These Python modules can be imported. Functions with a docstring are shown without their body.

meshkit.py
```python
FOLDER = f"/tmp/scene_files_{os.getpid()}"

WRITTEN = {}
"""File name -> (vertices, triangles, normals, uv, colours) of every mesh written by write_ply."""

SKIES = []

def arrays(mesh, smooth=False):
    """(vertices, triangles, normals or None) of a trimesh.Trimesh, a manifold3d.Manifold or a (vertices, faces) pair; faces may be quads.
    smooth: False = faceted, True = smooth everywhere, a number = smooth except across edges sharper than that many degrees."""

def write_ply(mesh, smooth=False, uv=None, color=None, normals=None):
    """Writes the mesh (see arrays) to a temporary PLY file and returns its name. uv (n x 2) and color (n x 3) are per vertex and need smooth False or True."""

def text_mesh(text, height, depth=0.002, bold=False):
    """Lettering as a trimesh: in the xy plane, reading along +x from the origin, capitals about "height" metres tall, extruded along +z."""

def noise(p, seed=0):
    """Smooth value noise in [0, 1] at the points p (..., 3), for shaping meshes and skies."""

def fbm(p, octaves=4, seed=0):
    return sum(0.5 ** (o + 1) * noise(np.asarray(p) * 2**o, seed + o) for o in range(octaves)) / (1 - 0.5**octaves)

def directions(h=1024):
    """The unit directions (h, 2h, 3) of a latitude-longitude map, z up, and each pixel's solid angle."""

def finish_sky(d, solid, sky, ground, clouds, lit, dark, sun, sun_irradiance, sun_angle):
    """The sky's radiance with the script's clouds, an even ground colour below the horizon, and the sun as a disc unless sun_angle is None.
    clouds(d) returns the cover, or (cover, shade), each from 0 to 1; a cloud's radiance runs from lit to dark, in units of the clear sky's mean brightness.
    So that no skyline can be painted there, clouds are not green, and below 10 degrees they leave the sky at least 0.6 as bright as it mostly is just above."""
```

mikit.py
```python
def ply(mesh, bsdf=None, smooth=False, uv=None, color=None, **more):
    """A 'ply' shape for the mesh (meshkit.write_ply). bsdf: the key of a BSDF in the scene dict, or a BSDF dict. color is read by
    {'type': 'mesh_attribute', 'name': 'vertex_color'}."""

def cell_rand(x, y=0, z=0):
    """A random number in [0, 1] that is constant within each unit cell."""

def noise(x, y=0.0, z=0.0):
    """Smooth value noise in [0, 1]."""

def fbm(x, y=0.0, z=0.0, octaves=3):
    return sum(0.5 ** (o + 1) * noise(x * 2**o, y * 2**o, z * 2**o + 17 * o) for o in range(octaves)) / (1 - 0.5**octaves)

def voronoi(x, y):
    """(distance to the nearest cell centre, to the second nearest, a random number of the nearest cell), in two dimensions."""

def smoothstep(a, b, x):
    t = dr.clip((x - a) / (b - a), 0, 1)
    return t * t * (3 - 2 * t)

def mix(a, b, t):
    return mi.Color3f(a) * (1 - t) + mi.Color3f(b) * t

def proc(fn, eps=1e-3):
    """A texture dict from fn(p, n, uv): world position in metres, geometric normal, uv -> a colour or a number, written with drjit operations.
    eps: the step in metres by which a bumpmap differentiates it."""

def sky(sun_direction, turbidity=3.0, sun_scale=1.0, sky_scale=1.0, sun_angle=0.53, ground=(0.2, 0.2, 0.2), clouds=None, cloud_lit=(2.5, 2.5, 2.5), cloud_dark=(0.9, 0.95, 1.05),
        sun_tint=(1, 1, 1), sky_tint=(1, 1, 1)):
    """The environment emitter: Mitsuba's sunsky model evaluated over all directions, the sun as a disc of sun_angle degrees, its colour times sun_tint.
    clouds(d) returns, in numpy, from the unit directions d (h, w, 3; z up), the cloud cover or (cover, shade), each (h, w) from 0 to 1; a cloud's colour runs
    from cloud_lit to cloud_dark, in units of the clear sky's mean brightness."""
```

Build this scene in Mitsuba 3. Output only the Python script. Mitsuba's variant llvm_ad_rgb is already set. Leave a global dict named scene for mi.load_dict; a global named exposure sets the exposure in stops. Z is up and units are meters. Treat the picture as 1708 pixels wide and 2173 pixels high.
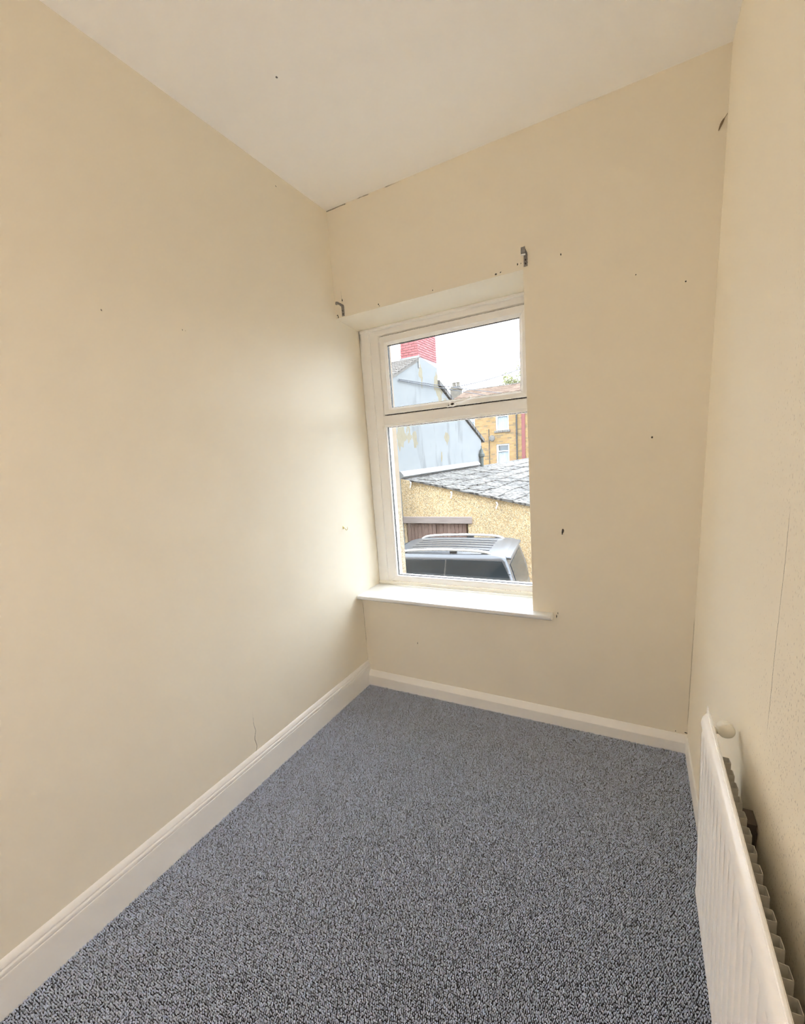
import math, random
import numpy as np
import trimesh, manifold3d, shapely
from shapely.geometry import Polygon, box as sbox
import drjit as dr
import mitsuba as mi
import mikit, meshkit
from mikit import noise, fbm, voronoi, cell_rand, smoothstep, mix, proc

T = mi.ScalarTransform4f
scene, labels = {}, {}
rng = np.random.default_rng(7)

# ------------------------------------------------------------------ camera
FORWARD = np.array([-0.47352256, 0.85879019, -0.19559086])
DOWN = np.array([0.03088713, -0.20573769, -0.97811962])
EYE = np.array([1.36406604, -1.96328337, 1.30634835])
FOCAL = 916.48                                    # pixels of a 1708-pixel-wide frame
scene['camera'] = {'type': 'perspective', 'fov': math.degrees(2 * math.atan(854 / FOCAL)), 'fov_axis': 'x',
                   'principal_point_offset_x': 2.7 / 1708, 'principal_point_offset_y': -66.46 / 2173,
                   'near_clip': 0.02, 'far_clip': 500.0,
                   'to_world': T().look_at(origin=EYE.tolist(), target=(EYE + FORWARD).tolist(), up=(-DOWN).tolist())}

# ------------------------------------------------------------------ sky: a bright even overcast
def overcast(d):
    n = meshkit.fbm(d * np.array([2.0, 2.0, 5.0]), 4, 3)
    return np.ones(d.shape[:2]), np.clip((n - 0.35) * 0.9, 0, 0.6)
scene['sky'] = mikit.sky((0.3, -0.5, 0.8), turbidity=6, sun_scale=0.0, sky_scale=1.0, ground=(0.25, 0.25, 0.25), clouds=overcast,
                         cloud_lit=(0.94, 1.03, 1.11), cloud_dark=(0.77, 0.85, 0.92))
exposure = 5.72
FILL_LAMP = 0.275                                       # radiance of the fill lamp added behind the camera

W, H, REAR = 1.588, 2.5, -2.9
GROUND = -1.83

# ------------------------------------------------------------------ helpers
def box(x0, x1, y0, y1, z0, z1):
    m = trimesh.creation.box((x1 - x0, y1 - y0, z1 - z0))
    m.apply_translation(((x0 + x1) / 2, (y0 + y1) / 2, (z0 + z1) / 2))
    return m

def bevel(x0, x1, y0, y1, z0, z1, b=0.002):
    p = []
    c, h = np.array([x0 + x1, y0 + y1, z0 + z1]) / 2, np.array([x1 - x0, y1 - y0, z1 - z0]) / 2
    for s in np.ndindex(2, 2, 2):
        s = np.array(s) * 2 - 1
        for k in range(3):
            q = h - b
            q[k] = h[k]
            p.append(c + s * q)
    return trimesh.convex.convex_hull(np.array(p))

def cat(*ms):
    return trimesh.util.concatenate([m for g in ms for m in (g if isinstance(g, (list, tuple)) else [g])])

def tube(points, r, sides=8):
    """A closed tube along the points; r a number or one per point."""
    p = np.asarray(points, float)
    r = np.broadcast_to(r, (len(p),))
    t = np.gradient(p, axis=0)
    t /= np.linalg.norm(t, axis=1, keepdims=True)
    a = np.array([0.3, 0.5, 0.81])
    rings = []
    for i in range(len(p)):
        u = np.cross(t[i], a); u /= np.linalg.norm(u)
        v = np.cross(t[i], u)
        ang = np.arange(sides) * 2 * np.pi / sides
        rings.append(p[i] + r[i] * (np.cos(ang)[:, None] * u + np.sin(ang)[:, None] * v))
    v = np.vstack(rings + [p[:1], p[-1:]])
    f, n = [], len(p)
    for i in range(n - 1):
        for j in range(sides):
            k = (j + 1) % sides
            f += [[i * sides + j, i * sides + k, (i + 1) * sides + k], [i * sides + j, (i + 1) * sides + k, (i + 1) * sides + j]]
    for j in range(sides):
        k = (j + 1) % sides
        f += [[n * sides, k, j], [n * sides + 1, (n - 1) * sides + j, (n - 1) * sides + k]]
    m = trimesh.Trimesh(v, f, process=False)
    m.fix_normals()
    return m

def sweep(profile, p0, p1, axis):
    """A closed prism: profile points (a, b) of the two other axes, from p0 to p1 along the axis (0, 1 or 2)."""
    poly = Polygon(profile)
    m = trimesh.creation.extrude_polygon(poly, p1 - p0, engine='earcut')
    v = m.vertices.copy()
    out = np.zeros_like(v)
    others = [k for k in range(3) if k != axis]
    out[:, others[0]], out[:, others[1]], out[:, axis] = v[:, 0], v[:, 1], v[:, 2] + p0
    m = trimesh.Trimesh(out, m.faces, process=False)
    m.fix_normals()
    return m

def loft(a, b, ya, yb):
    """A solid between two xz polygons with as many points, at y = ya and y = yb."""
    tv, tf = trimesh.creation.triangulate_polygon(Polygon(a), engine='earcut')
    a, b = np.array(a, float), np.array(b, float)
    n = len(a)
    idx = np.array([np.argmin(((a - q) ** 2).sum(1)) for q in tv])
    v = np.vstack([np.c_[a[:, 0], np.full(n, ya), a[:, 1]], np.c_[b[:, 0], np.full(n, yb), b[:, 1]]])
    f = idx[tf]
    faces = list(f) + [q[::-1] + n for q in f]
    for i in range(n):
        j = (i + 1) % n
        faces += [[i, j, j + n], [i, j + n, i + n]]
    m = trimesh.Trimesh(v, faces, process=False)
    m.fix_normals()
    return m

def ring(x0, x1, z0, z1, widths, profile, gap=0.0004):
    """Four mitred members round a rectangle. widths (left, right, bottom, top); profile: (d from 0 outside to 1 inside, y)."""
    wl, wr, wb, wt = widths
    def corner(i, d):
        d = np.asarray(d)
        x = [x0 + wl * d, x1 - wr * d, x1 - wr * d, x0 + wl * d][i]
        z = [z0 + wb * d, z0 + wb * d, z1 - wt * d, z1 - wt * d][i]
        return x, z
    d, y = np.array([q[0] for q in profile]), np.array([q[1] for q in profile])
    n, out = len(d), []
    tv, tf = trimesh.creation.triangulate_polygon(Polygon(profile), engine='earcut')
    idx = np.array([np.argmin(((np.c_[d, y] - q) ** 2).sum(1)) for q in tv])[tf]
    for i in range(4):
        j = (i + 1) % 4
        A, B = corner(i, d), corner(j, d)
        va, vb = np.c_[A[0], y, A[1]], np.c_[B[0], y, B[1]]
        along = (vb - va) / np.linalg.norm(vb - va, axis=1, keepdims=True)
        va, vb = va + along * gap, vb - along * gap
        f = list(idx) + [q[::-1] + n for q in idx]
        for k in range(n):
            l = (k + 1) % n
            f += [[k, l, l + n], [k, l + n, k + n]]
        m = trimesh.Trimesh(np.vstack([va, vb]), f, process=False)
        m.fix_normals()
        out.append(m)
    return cat(out)

def lathe(profile, center, axis=2, n=24):
    m = trimesh.creation.revolve(np.array(profile), sections=n)
    v = m.vertices.copy()
    if axis == 0: v = v[:, [2, 0, 1]]
    if axis == 1: v = v[:, [0, 2, 1]] * np.array([1, 1, -1])
    m = trimesh.Trimesh(v + np.array(center), m.faces, process=False)
    m.fix_normals()
    return m

def key_of(name):
    if name not in scene and not any(k.startswith(name + '__') for k in scene): return name
    i = 1
    while f'{name}_{i:03d}' in scene or any(k.startswith(f'{name}_{i:03d}__') for k in scene): i += 1
    return f'{name}_{i:03d}'

def add(name, mesh, bsdf, parent=None, smooth=False, label=None, kind=None, **more):
    key = key_of((parent + '__' if parent else '') + name)
    scene[key] = mesh if isinstance(mesh, dict) else mikit.ply(mesh, bsdf, smooth, **more)
    if label or kind:
        labels[key] = {k: v for k, v in (('label', label), ('kind', kind)) if v}
    return key

def tag(key, label, category=None, group=None, kind=None):
    labels[key] = {k: v for k, v in (('label', label), ('category', category), ('group', group), ('kind', kind)) if v}
    return key

def rgb(*c):
    return {'type': 'rgb', 'value': list(c)}

def mat(key, bsdf, two=True):
    scene[key] = {'type': 'twosided', 'bsdf': bsdf} if two else bsdf
    return key

def principled(color, rough=0.5, **more):
    return {'type': 'principled', 'base_color': color if isinstance(color, dict) else rgb(*color), 'roughness': rough, **more}

def bumped(bsdf, fn, scale, eps=1e-3):
    return {'type': 'bumpmap', 'arbitrary': proc(fn, eps), 'scale': scale, 'bsdf': bsdf}

def num(x):
    return mi.Float(x)

# ------------------------------------------------------------------ materials of the room
PAINT = mi.ScalarColor3f(0.83, 0.78, 0.665)

def dots(a, b, spots):
    out = num(0)
    for x, z, rx, rz in spots:
        out = dr.maximum(out, 1 - smoothstep(0.5, 0.85, dr.sqrt(dr.square((a - x) / rx) + dr.square((b - z) / rz))))
    return out

def paint(p, tone=0.04):
    n = fbm(p.x * 1.7 + 3, p.y * 1.7, p.z * 1.7, 3)
    return mi.Color3f(PAINT) * (1 - tone + 2 * tone * n)

def left_color(p, n, uv):
    c = paint(p)
    d = dots(p.y, p.z, [(-1.1655, 1.7793, .003, .004), (-0.9085, 1.7788, .0025, .003), (-0.897, 1.778, .0015, .002), (-0.35, 2.452, .006, .003)])
    # hairline cracks rising from the skirting
    wob = 0.012 * (noise(p.z * 30) - 0.5) + 0.02 * (noise(p.z * 6 + 9) - 0.5)
    crack = (1 - smoothstep(0.0006, 0.0018, dr.abs(p.y + 0.868 + wob))) * smoothstep(0.34, 0.2, p.z) * 0.7
    return c * (1 - dr.maximum(d * 0.75, crack))

def left_bump(p, n, uv):
    broad = fbm(p.y * 5, p.z * 5, 1.0, 3)
    fine = noise(p.y * 260, p.z * 60, 2.0) * 0.05
    scratch = smoothstep(0.74, 0.82, noise(p.y * 75, p.z * 26, 4.0)) * smoothstep(0.5, 0.62, noise(p.y * 6, p.z * 5, 8.0)) * 0.09
    return broad + fine + scratch + noise(p.y * 34, p.z * 30, 6.0) * 0.12

HOLES = [(1.0806, 2.032, .0035, .006), (1.3408, 1.8981, .003, .003), (1.4971, 1.8395, .004, .004), (1.414, 1.3119, .005, .006), (0.3385, 0.3008, .003, .006),
         (0.8236, 2.0238, .007, .005), (0.8434, 2.0262, .004, .004), (0.2518, 2.0296, .0045, .005), (0.256, 2.022, .003, .003), (0.5358, 2.0276, .003, .004),
         (0.0096, 2.030, .006, .004), (0.0135, 2.022, .003, .010), (0.9136, 2.0388, .0035, .006), (0.9268, 2.039, .0025, .0035), (0.046, 2.092, .004, .009),
         (1.064, 0.542, .003, .012), (1.070, 0.558, .002, .008), (1.584, 0.083, .010, .004), (1.546, 0.082, .003, .003)]

def back_color(p, n, uv):
    c = paint(p)
    d = dots(p.x, p.z, HOLES) * 0.94
    seam = smoothstep(2.4945, 2.4975, p.z + 0.004 * (noise(p.x * 25) - 0.5)) * smoothstep(0.42, 0.3, p.x) * smoothstep(0.35, 0.5, noise(p.x * 14 + 3)) * 0.65
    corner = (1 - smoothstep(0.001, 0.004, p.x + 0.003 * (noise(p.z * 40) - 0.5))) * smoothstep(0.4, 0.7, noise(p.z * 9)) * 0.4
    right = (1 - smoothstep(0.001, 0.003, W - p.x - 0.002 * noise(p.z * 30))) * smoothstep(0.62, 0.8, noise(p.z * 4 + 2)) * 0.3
    drip = dots(p.x, p.z, [(0.043, 2.115, .0018, .035)]) * 0.22
    inside = smoothstep(0.0, 0.002, p.y)                 # nothing of this on the reveals
    return c * (1 - dr.maximum(dr.maximum(d, seam), dr.maximum(corner, dr.maximum(right, drip))) * (1 - inside))

def back_bump(p, n, uv):
    bubble = smoothstep(0.58, 0.72, fbm(p.x * 9, p.z * 4, 2.0, 3)) * smoothstep(1.38, 1.55, p.x) * 0.7
    low = smoothstep(0.25, 0.1, p.z) * fbm(p.x * 12, p.z * 16, 7.0, 3) * 0.8
    return fbm(p.x * 5, p.z * 5, 9.0, 3) + noise(p.x * 300, p.z * 300, 1.0) * 0.03 + bubble + low

def pits(p):
    dens = smoothstep(-0.72, -1.25, p.y) * smoothstep(2.1, 1.25, p.z) * smoothstep(0.05, 0.5, p.z)
    out = num(0)
    for s, k in ((1.0, 0.0), (1.7, 40.0)):
        a, b = p.y / 0.0080 * s + k + 0.5 * noise(p.z * 60), p.z / 0.0135 * s + k + 0.4 * noise(p.y * 50)
        f1, f2, r = voronoi(a, b)
        out = dr.maximum(out, (1 - smoothstep(0.06, 0.24, f1)) * dr.select(r < 0.34 * dens * (0.3 + noise(p.y * 7, p.z * 6, 3.0)), 0.45 + 1.6 * r, 0))
    return out

def right_color(p, n, uv):
    c = paint(p)
    wob = 0.006 * (noise(p.z * 12) - 0.5)
    crack = (1 - smoothstep(0.0005, 0.0016, dr.abs(p.y + 1.047 + wob))) * smoothstep(0.75, 0.83, p.z) * smoothstep(1.2, 1.13, p.z) * 0.6
    return c * (1 - dr.maximum(pits(p) * 0.36, crack))

def right_bump(p, n, uv):
    swell = dr.exp(-dr.square((p.y + 0.93 + 0.05 * noise(p.z * 6)) / 0.045)) * smoothstep(0.72, 0.62, p.z) * 1.6
    return fbm(p.y * 6, p.z * 4, 3.0, 3) - pits(p) * 0.3 + noise(p.y * 200, p.z * 200, 1.0) * 0.04 + swell

mat('mat_wall_left', bumped(principled(proc(left_color), 0.55, specular=0.35), left_bump, 0.0045, 2e-3))
mat('mat_wall_back', bumped(principled(proc(back_color), 0.6, specular=0.3), back_bump, 0.004, 2e-3))
mat('mat_wall_right', bumped(principled(proc(right_color), 0.6, specular=0.3), right_bump, 0.004, 1e-3))
mat('mat_wall_plain', principled(tuple(PAINT), 0.6))

def ceiling_color(p, n, uv):
    c = mi.Color3f(0.93, 0.935, 0.93) * (0.97 + 0.06 * fbm(p.x * 1.5, p.y * 1.5, 0.0, 3))
    return c * (1 - 0.85 * dots(p.x, p.y, [(0.3326, -0.6813, .005, .006)]))
mat('mat_ceiling', bumped(principled(proc(ceiling_color), 0.75), lambda p, n, uv: fbm(p.x * 6, p.y * 6, 0.0, 3), 0.003, 2e-3))

def gloss_color(p, n, uv):
    return mi.Color3f(0.88, 0.875, 0.85) * (0.97 + 0.05 * fbm(p.x * 6, p.y * 6, p.z * 14, 2))
mat('mat_gloss', bumped(principled(proc(gloss_color), 0.32, specular=0.5), lambda p, n, uv: fbm(p.x * 9, p.y * 9, p.z * 9, 2), 0.0006, 2e-3))
mat('mat_sill', principled((0.74, 0.755, 0.76), 0.16, specular=0.55))
def upvc_color(p, n, uv):
    grime = smoothstep(0.05, 0.0, p.x) * 0.12 * fbm(p.x * 15, p.z * 5, 1.0, 3)
    corner = smoothstep(0.020, 0.004, p.x) * smoothstep(1.86, 1.98, p.z) * (0.3 + 0.5 * noise(p.x * 200, p.z * 60))
    return mi.Color3f(0.87, 0.865, 0.85) * (1 - grime) * (1 - corner)
mat('mat_upvc', principled(proc(upvc_color), 0.3, specular=0.5))
mat('mat_gasket', principled((0.03, 0.033, 0.036), 0.5))
mat('mat_dark', principled((0.012, 0.011, 0.010), 0.5))
mat('mat_glass', {'type': 'thindielectric', 'int_ior': 1.5}, two=False)
mat('mat_enamel', principled((0.90, 0.90, 0.90), 0.22, specular=0.5))
mat('mat_fin', principled((0.58, 0.56, 0.50), 0.55))
mat('mat_bracket_dark', principled((0.10, 0.08, 0.065), 0.6))
mat('mat_knob', principled((0.78, 0.75, 0.66), 0.35))
def steel_color(p, n, uv):
    return mix((0.17, 0.165, 0.16), (0.36, 0.35, 0.34), fbm(p.x * 160, p.y * 160, p.z * 160, 3))
mat('mat_steel', principled(proc(steel_color), 0.42, metallic=0.6))
mat('mat_brass', principled((0.62, 0.52, 0.22), 0.3, metallic=0.9))
mat('mat_iron', principled((0.06, 0.05, 0.045), 0.5, metallic=0.4))
mat('mat_silicone', principled((0.80, 0.78, 0.70), 0.4))

# ------------------------------------------------------------------ the room
add('wall_left', box(-0.14, 0.0, REAR - 0.1, 0.275, -0.06, H + 0.05), 'mat_wall_left')
A = [(0, -.06), (1.72, -.06), (1.72, 2.55), (0, 2.55), (0, 2.0145), (.936, 2.0145), (.9593, .5375), (0, .5375)]
B = [(0, -.06), (1.72, -.06), (1.72, 2.55), (0, 2.55), (0, 1.986), (.938, 1.986), (.9605, .5375), (0, .5375)]
add('wall_back', loft(A, B, 0.0, 0.275), 'mat_wall_back')
add('wall_right', box(W, W + 0.13, REAR - 0.1, 0.0, -0.06, H + 0.05), 'mat_wall_right')
add('wall_rear', box(0.0, W, REAR - 0.1, REAR, -0.06, H + 0.05), 'mat_wall_plain')
add('ceiling', box(-0.14, W + 0.14, REAR - 0.1, 0.42, H, H + 0.12), 'mat_ceiling')
for k, t in (('wall_left', 'cream painted plaster wall on the left, uneven and hairline cracked near the skirting'), ('wall_back', 'cream painted wall with the window, dotted with old screw holes'),
             ('wall_right', 'cream wall on the right with pitted bubbled paint behind the radiator'), ('wall_rear', 'plain cream wall behind the viewer'), ('ceiling', 'plain off-white ceiling')):
    tag(k, t, kind='structure')

# carpet: a backing and every loop of its pile
mat('mat_backing', principled((0.018, 0.019, 0.022), 0.9))
add('floor', box(-0.02, W + 0.02, REAR, 0.02, -0.05, -0.0035), 'mat_backing')
tag('floor', 'floor covered in speckled charcoal grey loop pile carpet', kind='structure')
mat('mat_pile', principled({'type': 'mesh_attribute', 'name': 'vertex_color'}, 0.85, sheen=0.3))
def carpet():
    g = np.random.default_rng(11)
    px, py = 0.0053, 0.0047
    nx, ny = int(1.58 / px), int(1.92 / py)
    i, j = np.meshgrid(np.arange(nx), np.arange(ny), indexing='ij')
    x = 0.008 + (i + 0.5 * (j % 2)) * px
    y = -0.024 - j * py
    x, y = x.ravel() + g.normal(0, 0.0006, x.size), y.ravel() + g.normal(0, 0.0006, x.size)
    keep = (x > 0.012) & (x < W - 0.003)
    x, y = x[keep], y[keep]
    n = len(x)
    sides, prof = 5, [(1.0, 0.25), (0.80, 0.80)]
    r = 0.00222 * g.uniform(0.78, 1.12, n)
    h = 0.0062 * g.uniform(0.62, 1.2, n)
    el, ang = g.uniform(0.7, 1.2, n), g.uniform(0, 6.28, n)
    lean = g.normal(0, 0.0007, (n, 2))
    a = np.arange(sides) * 2 * np.pi / sides
    rings = []
    for s, t in prof:
        X = x[:, None] + lean[:, :1] * t + (r * s)[:, None] * np.cos(a + ang[:, None]) * el[:, None]
        Y = y[:, None] + lean[:, 1:] * t + (r * s)[:, None] * np.sin(a + ang[:, None]) / el[:, None]
        Z = np.broadcast_to((-0.0038 + h * t)[:, None], X.shape)
        rings.append(np.stack([X, Y, Z], -1))
    top = np.stack([x + lean[:, 0], y + lean[:, 1], -0.0038 + h], -1)[:, None]
    v = np.concatenate(rings + [top], 1)                       # n, 19, 3
    f = []
    for k in range(len(prof) - 1):
        for q in range(sides):
            w = (q + 1) % sides
            f += [[k * sides + q, k * sides + w, (k + 1) * sides + w], [k * sides + q, (k + 1) * sides + w, (k + 1) * sides + q]]
    k = len(prof) - 1
    for q in range(sides):
        f.append([k * sides + q, k * sides + (q + 1) % sides, len(prof) * sides])
    f = np.array(f)
    m = v.shape[1]
    F = (f[None] + (np.arange(n) * m)[:, None, None]).reshape(-1, 3)
    pick = g.random(n)
    shade = np.where(pick < 0.10, g.uniform(0.22, 0.45, n), np.where(pick < 0.88, g.uniform(0.58, 0.80, n), g.uniform(0.80, 0.93, n)))
    shade *= 0.86
    tint = np.stack([0.85 + g.normal(0, .02, n), 0.95 + g.normal(0, .016, n), 1.15 + g.normal(0, .024, n)], -1)
    col = np.clip(shade[:, None] * tint, 0, 1)
    col = np.repeat(col[:, None], m, 1)
    return trimesh.Trimesh(v.reshape(-1, 3), F, process=False), col.reshape(-1, 3)
pile, pile_color = carpet()
add('pile', pile, 'mat_pile', 'floor', smooth=True, color=pile_color, label='speckled loop pile in charcoal, mid and pale grey', kind='stuff')

# skirting boards
L = [(0, -.004), (.0125, -.004), (.0125, .104), (.0105, .106), (.0105, .1075), (.0125, .109), (.0135, .114), (.0125, .119), (.0105, .1215), (.0085, .1225), (.0085, .1245),
     (.0105, .126), (.0105, .130), (.007, .138), (.003, .143), (0, .145)]
add('baseboard_left', sweep(L, REAR, 0.0, 1), 'mat_gloss', smooth=25)
def back_board():
    def prof(top):
        return np.array([(0, -.004), (-.022, -.004), (-.022, top - .030), (-.021, top - .0275), (-.003, top - .001), (0, top)])
    a, b = prof(.0885), prof(.0745)
    n = len(a)
    v = np.vstack([np.c_[np.full(n, .010), a], np.c_[np.full(n, W), b]])
    f = [[0, i, i + 1] for i in range(1, n - 1)] + [[n, n + i + 1, n + i] for i in range(1, n - 1)]
    for i in range(n):
        j = (i + 1) % n
        f += [[i, j, j + n], [i, j + n, i + n]]
    m = trimesh.Trimesh(v, f, process=False)
    m.fix_normals()
    return m
add('baseboard_back', back_board(), 'mat_gloss')
Rp = [(W, -.004), (W - .0058, -.004), (W - .0058, .066), (W - .004, .071), (W, .074)]
add('baseboard_right', sweep(Rp, REAR, -.022, 1), 'mat_gloss')
tag('baseboard_left', 'tall white moulded skirting board with twin grooves along the left wall', kind='structure')
tag('baseboard_back', 'low white bevelled skirting board under the window', kind='structure')
tag('baseboard_right', 'thin painted skirting board along the right wall', kind='structure')

# ------------------------------------------------------------------ window
win = 'window_1'
labels[win] = {'label': 'white plastic window with a top-hung casement over a fixed pane', 'kind': 'structure'}
add('frame', cat(ring(.066, .976, .580, 1.990, (.0595, .0595, .031, .046), [(0, .205), (.80, .205), (.84, .206), (1, .2125), (1, .272), (0, .272)]), ring(.113, .929, 1.53, 1.95, (.030, .030, .026, .024), [(0, .226), (1, .226), (1, .272), (0, .272)])), 'mat_upvc', win)
add('transom', cat(sweep([(.207, 1.486), (.272, 1.4725), (.272, 1.5385), (.207, 1.5365), (.205, 1.532), (.205, 1.490)], .1160, .9260, 0)), 'mat_upvc', win)
add('glazing_bead', ring(.1150, .9270, .6060, 1.486, (.0135, .0135, .010, .012), [(0, .2075), (.70, .2072), (1, .2145), (1, .2165), (0, .2165)]), 'mat_upvc', win)
add('spacer', ring(.1235, .9185, .6105, 1.4785, (.0060, .0060, .0070, .0055), [(0, .2190), (1, .2190), (1, .2320), (0, .2320)]), 'mat_gasket', win, label='dark spacer round the fixed pane')
add('outer_frame', ring(.080, .962, .575, 1.97, (.033, .033, .030, .03), [(0, .273), (.9, .273), (1, .273), (.9, .285), (0, .285)]), 'mat_upvc', win)
sash = win + '__sash'
add('sash', ring(.1282, .9138, 1.5412, 1.9414, (.0428, .0428, .0325, .0459), [(0, .196), (.05, .193), (.68, .193), (.72, .195), (1, .205), (1, .2072), (.6, .2072), (.6, .2255), (0, .2255)]), 'mat_upvc', win, label='top-hung opening casement')
add('seal', ring(.1256, .9164, 1.5385, 1.9440, (.0030, .0030, .0030, .0030), [(0, .2030), (1, .2030), (1, .224), (0, .224)], 0), 'mat_gasket', win, label='dark rubber seal round the casement')
add('spacer', ring(.1660, .8760, 1.5690, 1.8990, (.0068, .0068, .0062, .0052), [(0, .2100), (1, .2100), (1, .2220), (0, .2220)]), 'mat_gasket', sash, label='dark spacer round the upper pane')
def sheet(x0, x1, y, z0, z1):
    return trimesh.Trimesh([(x0, y, z0), (x1, y, z0), (x1, y, z1), (x0, y, z1)], [[0, 1, 2], [0, 2, 3]], process=False)
add('pane', sheet(.160, .882, .2085, 1.562, 1.905), 'mat_glass', sash, label='upper glass pane')
add('pane', sheet(.118, .924, .2178, .608, 1.482), 'mat_glass', win, label='large fixed lower glass pane')
# handle on the casement's lower rail
hd = sash + '__handle'
plate = bevel(.498, .549, .1845, .1925, 1.5385, 1.5585, .003)
plate.apply_transform(trimesh.transformations.rotation_matrix(-0.03, (0, 1, 0), (.52, .19, 1.548)))
hub = lathe([(0, 0), (.0125, 0), (.0135, .003), (.0125, .0165), (.0095, .0195), (0, .02)], (.537, .187, 1.550), 1, 20)
hub.apply_scale(1)
hv = hub.vertices.copy(); hv[:, 1] = .187 - (hv[:, 1] - .187); hub = trimesh.Trimesh(hv, hub.faces[:, ::-1], process=False)
hub.vertices[:, 0] = .537 + (hub.vertices[:, 0] - .537) * 1.25
lever = []
for t in np.linspace(0, 1, 14):
    x = .537 + .096 * t
    z = 1.556 + .016 * t - 0.004 * math.sin(t * math.pi)
    w, h = .0105 * (1 - .55 * t) + .002, .0062 * (1 - .45 * t)
    y = .176 - .004 * math.sin(t * math.pi)
    a = np.arange(10) * 2 * np.pi / 10
    lever.append(np.c_[np.full(10, x), y + h * np.cos(a), z + .55 * w * np.sin(a)])
lv = np.vstack(lever + [lever[0].mean(0)[None], lever[-1].mean(0)[None]])
lf = []
for i in range(13):
    for j in range(10):
        k = (j + 1) % 10
        lf += [[i * 10 + j, i * 10 + k, i * 10 + 10 + k], [i * 10 + j, i * 10 + 10 + k, i * 10 + 10 + j]]
for j in range(10):
    lf += [[140, (j + 1) % 10, j], [141, 130 + j, 130 + (j + 1) % 10]]
lever = trimesh.Trimesh(lv, lf, process=False); lever.fix_normals()
lock = lathe([(0, 0), (.0078, 0), (.0078, .0012), (0, .0012)], (.540, .1655, 1.5485), 1, 20)
lock.vertices[:, 0] = .540 + (lock.vertices[:, 0] - .540) * 1.1
lock.vertices[:, 2] = 1.5485 + (lock.vertices[:, 2] - 1.5485) * .62
holes = cat([lathe([(0, 0), (r, 0), (r, .001), (0, .001)], (x, .1835, 1.5465), 1, 12) for x, r in ((.513, .0030), (.505, .0017))])
add('handle', cat(plate, hub, lever), 'mat_enamel', sash, smooth=30, label='white locking window handle with a curved lever')
scene_hd = add('keyhole', cat(lock, holes), 'mat_dark', win, label='black keyhole and screw holes of the handle')
add('screw_cap', lathe([(0, 0), (.004, 0), (.0036, .0018), (0, .0025)], (.113, .2055, 1.475), 1, 14), 'mat_silicone', win)
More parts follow.
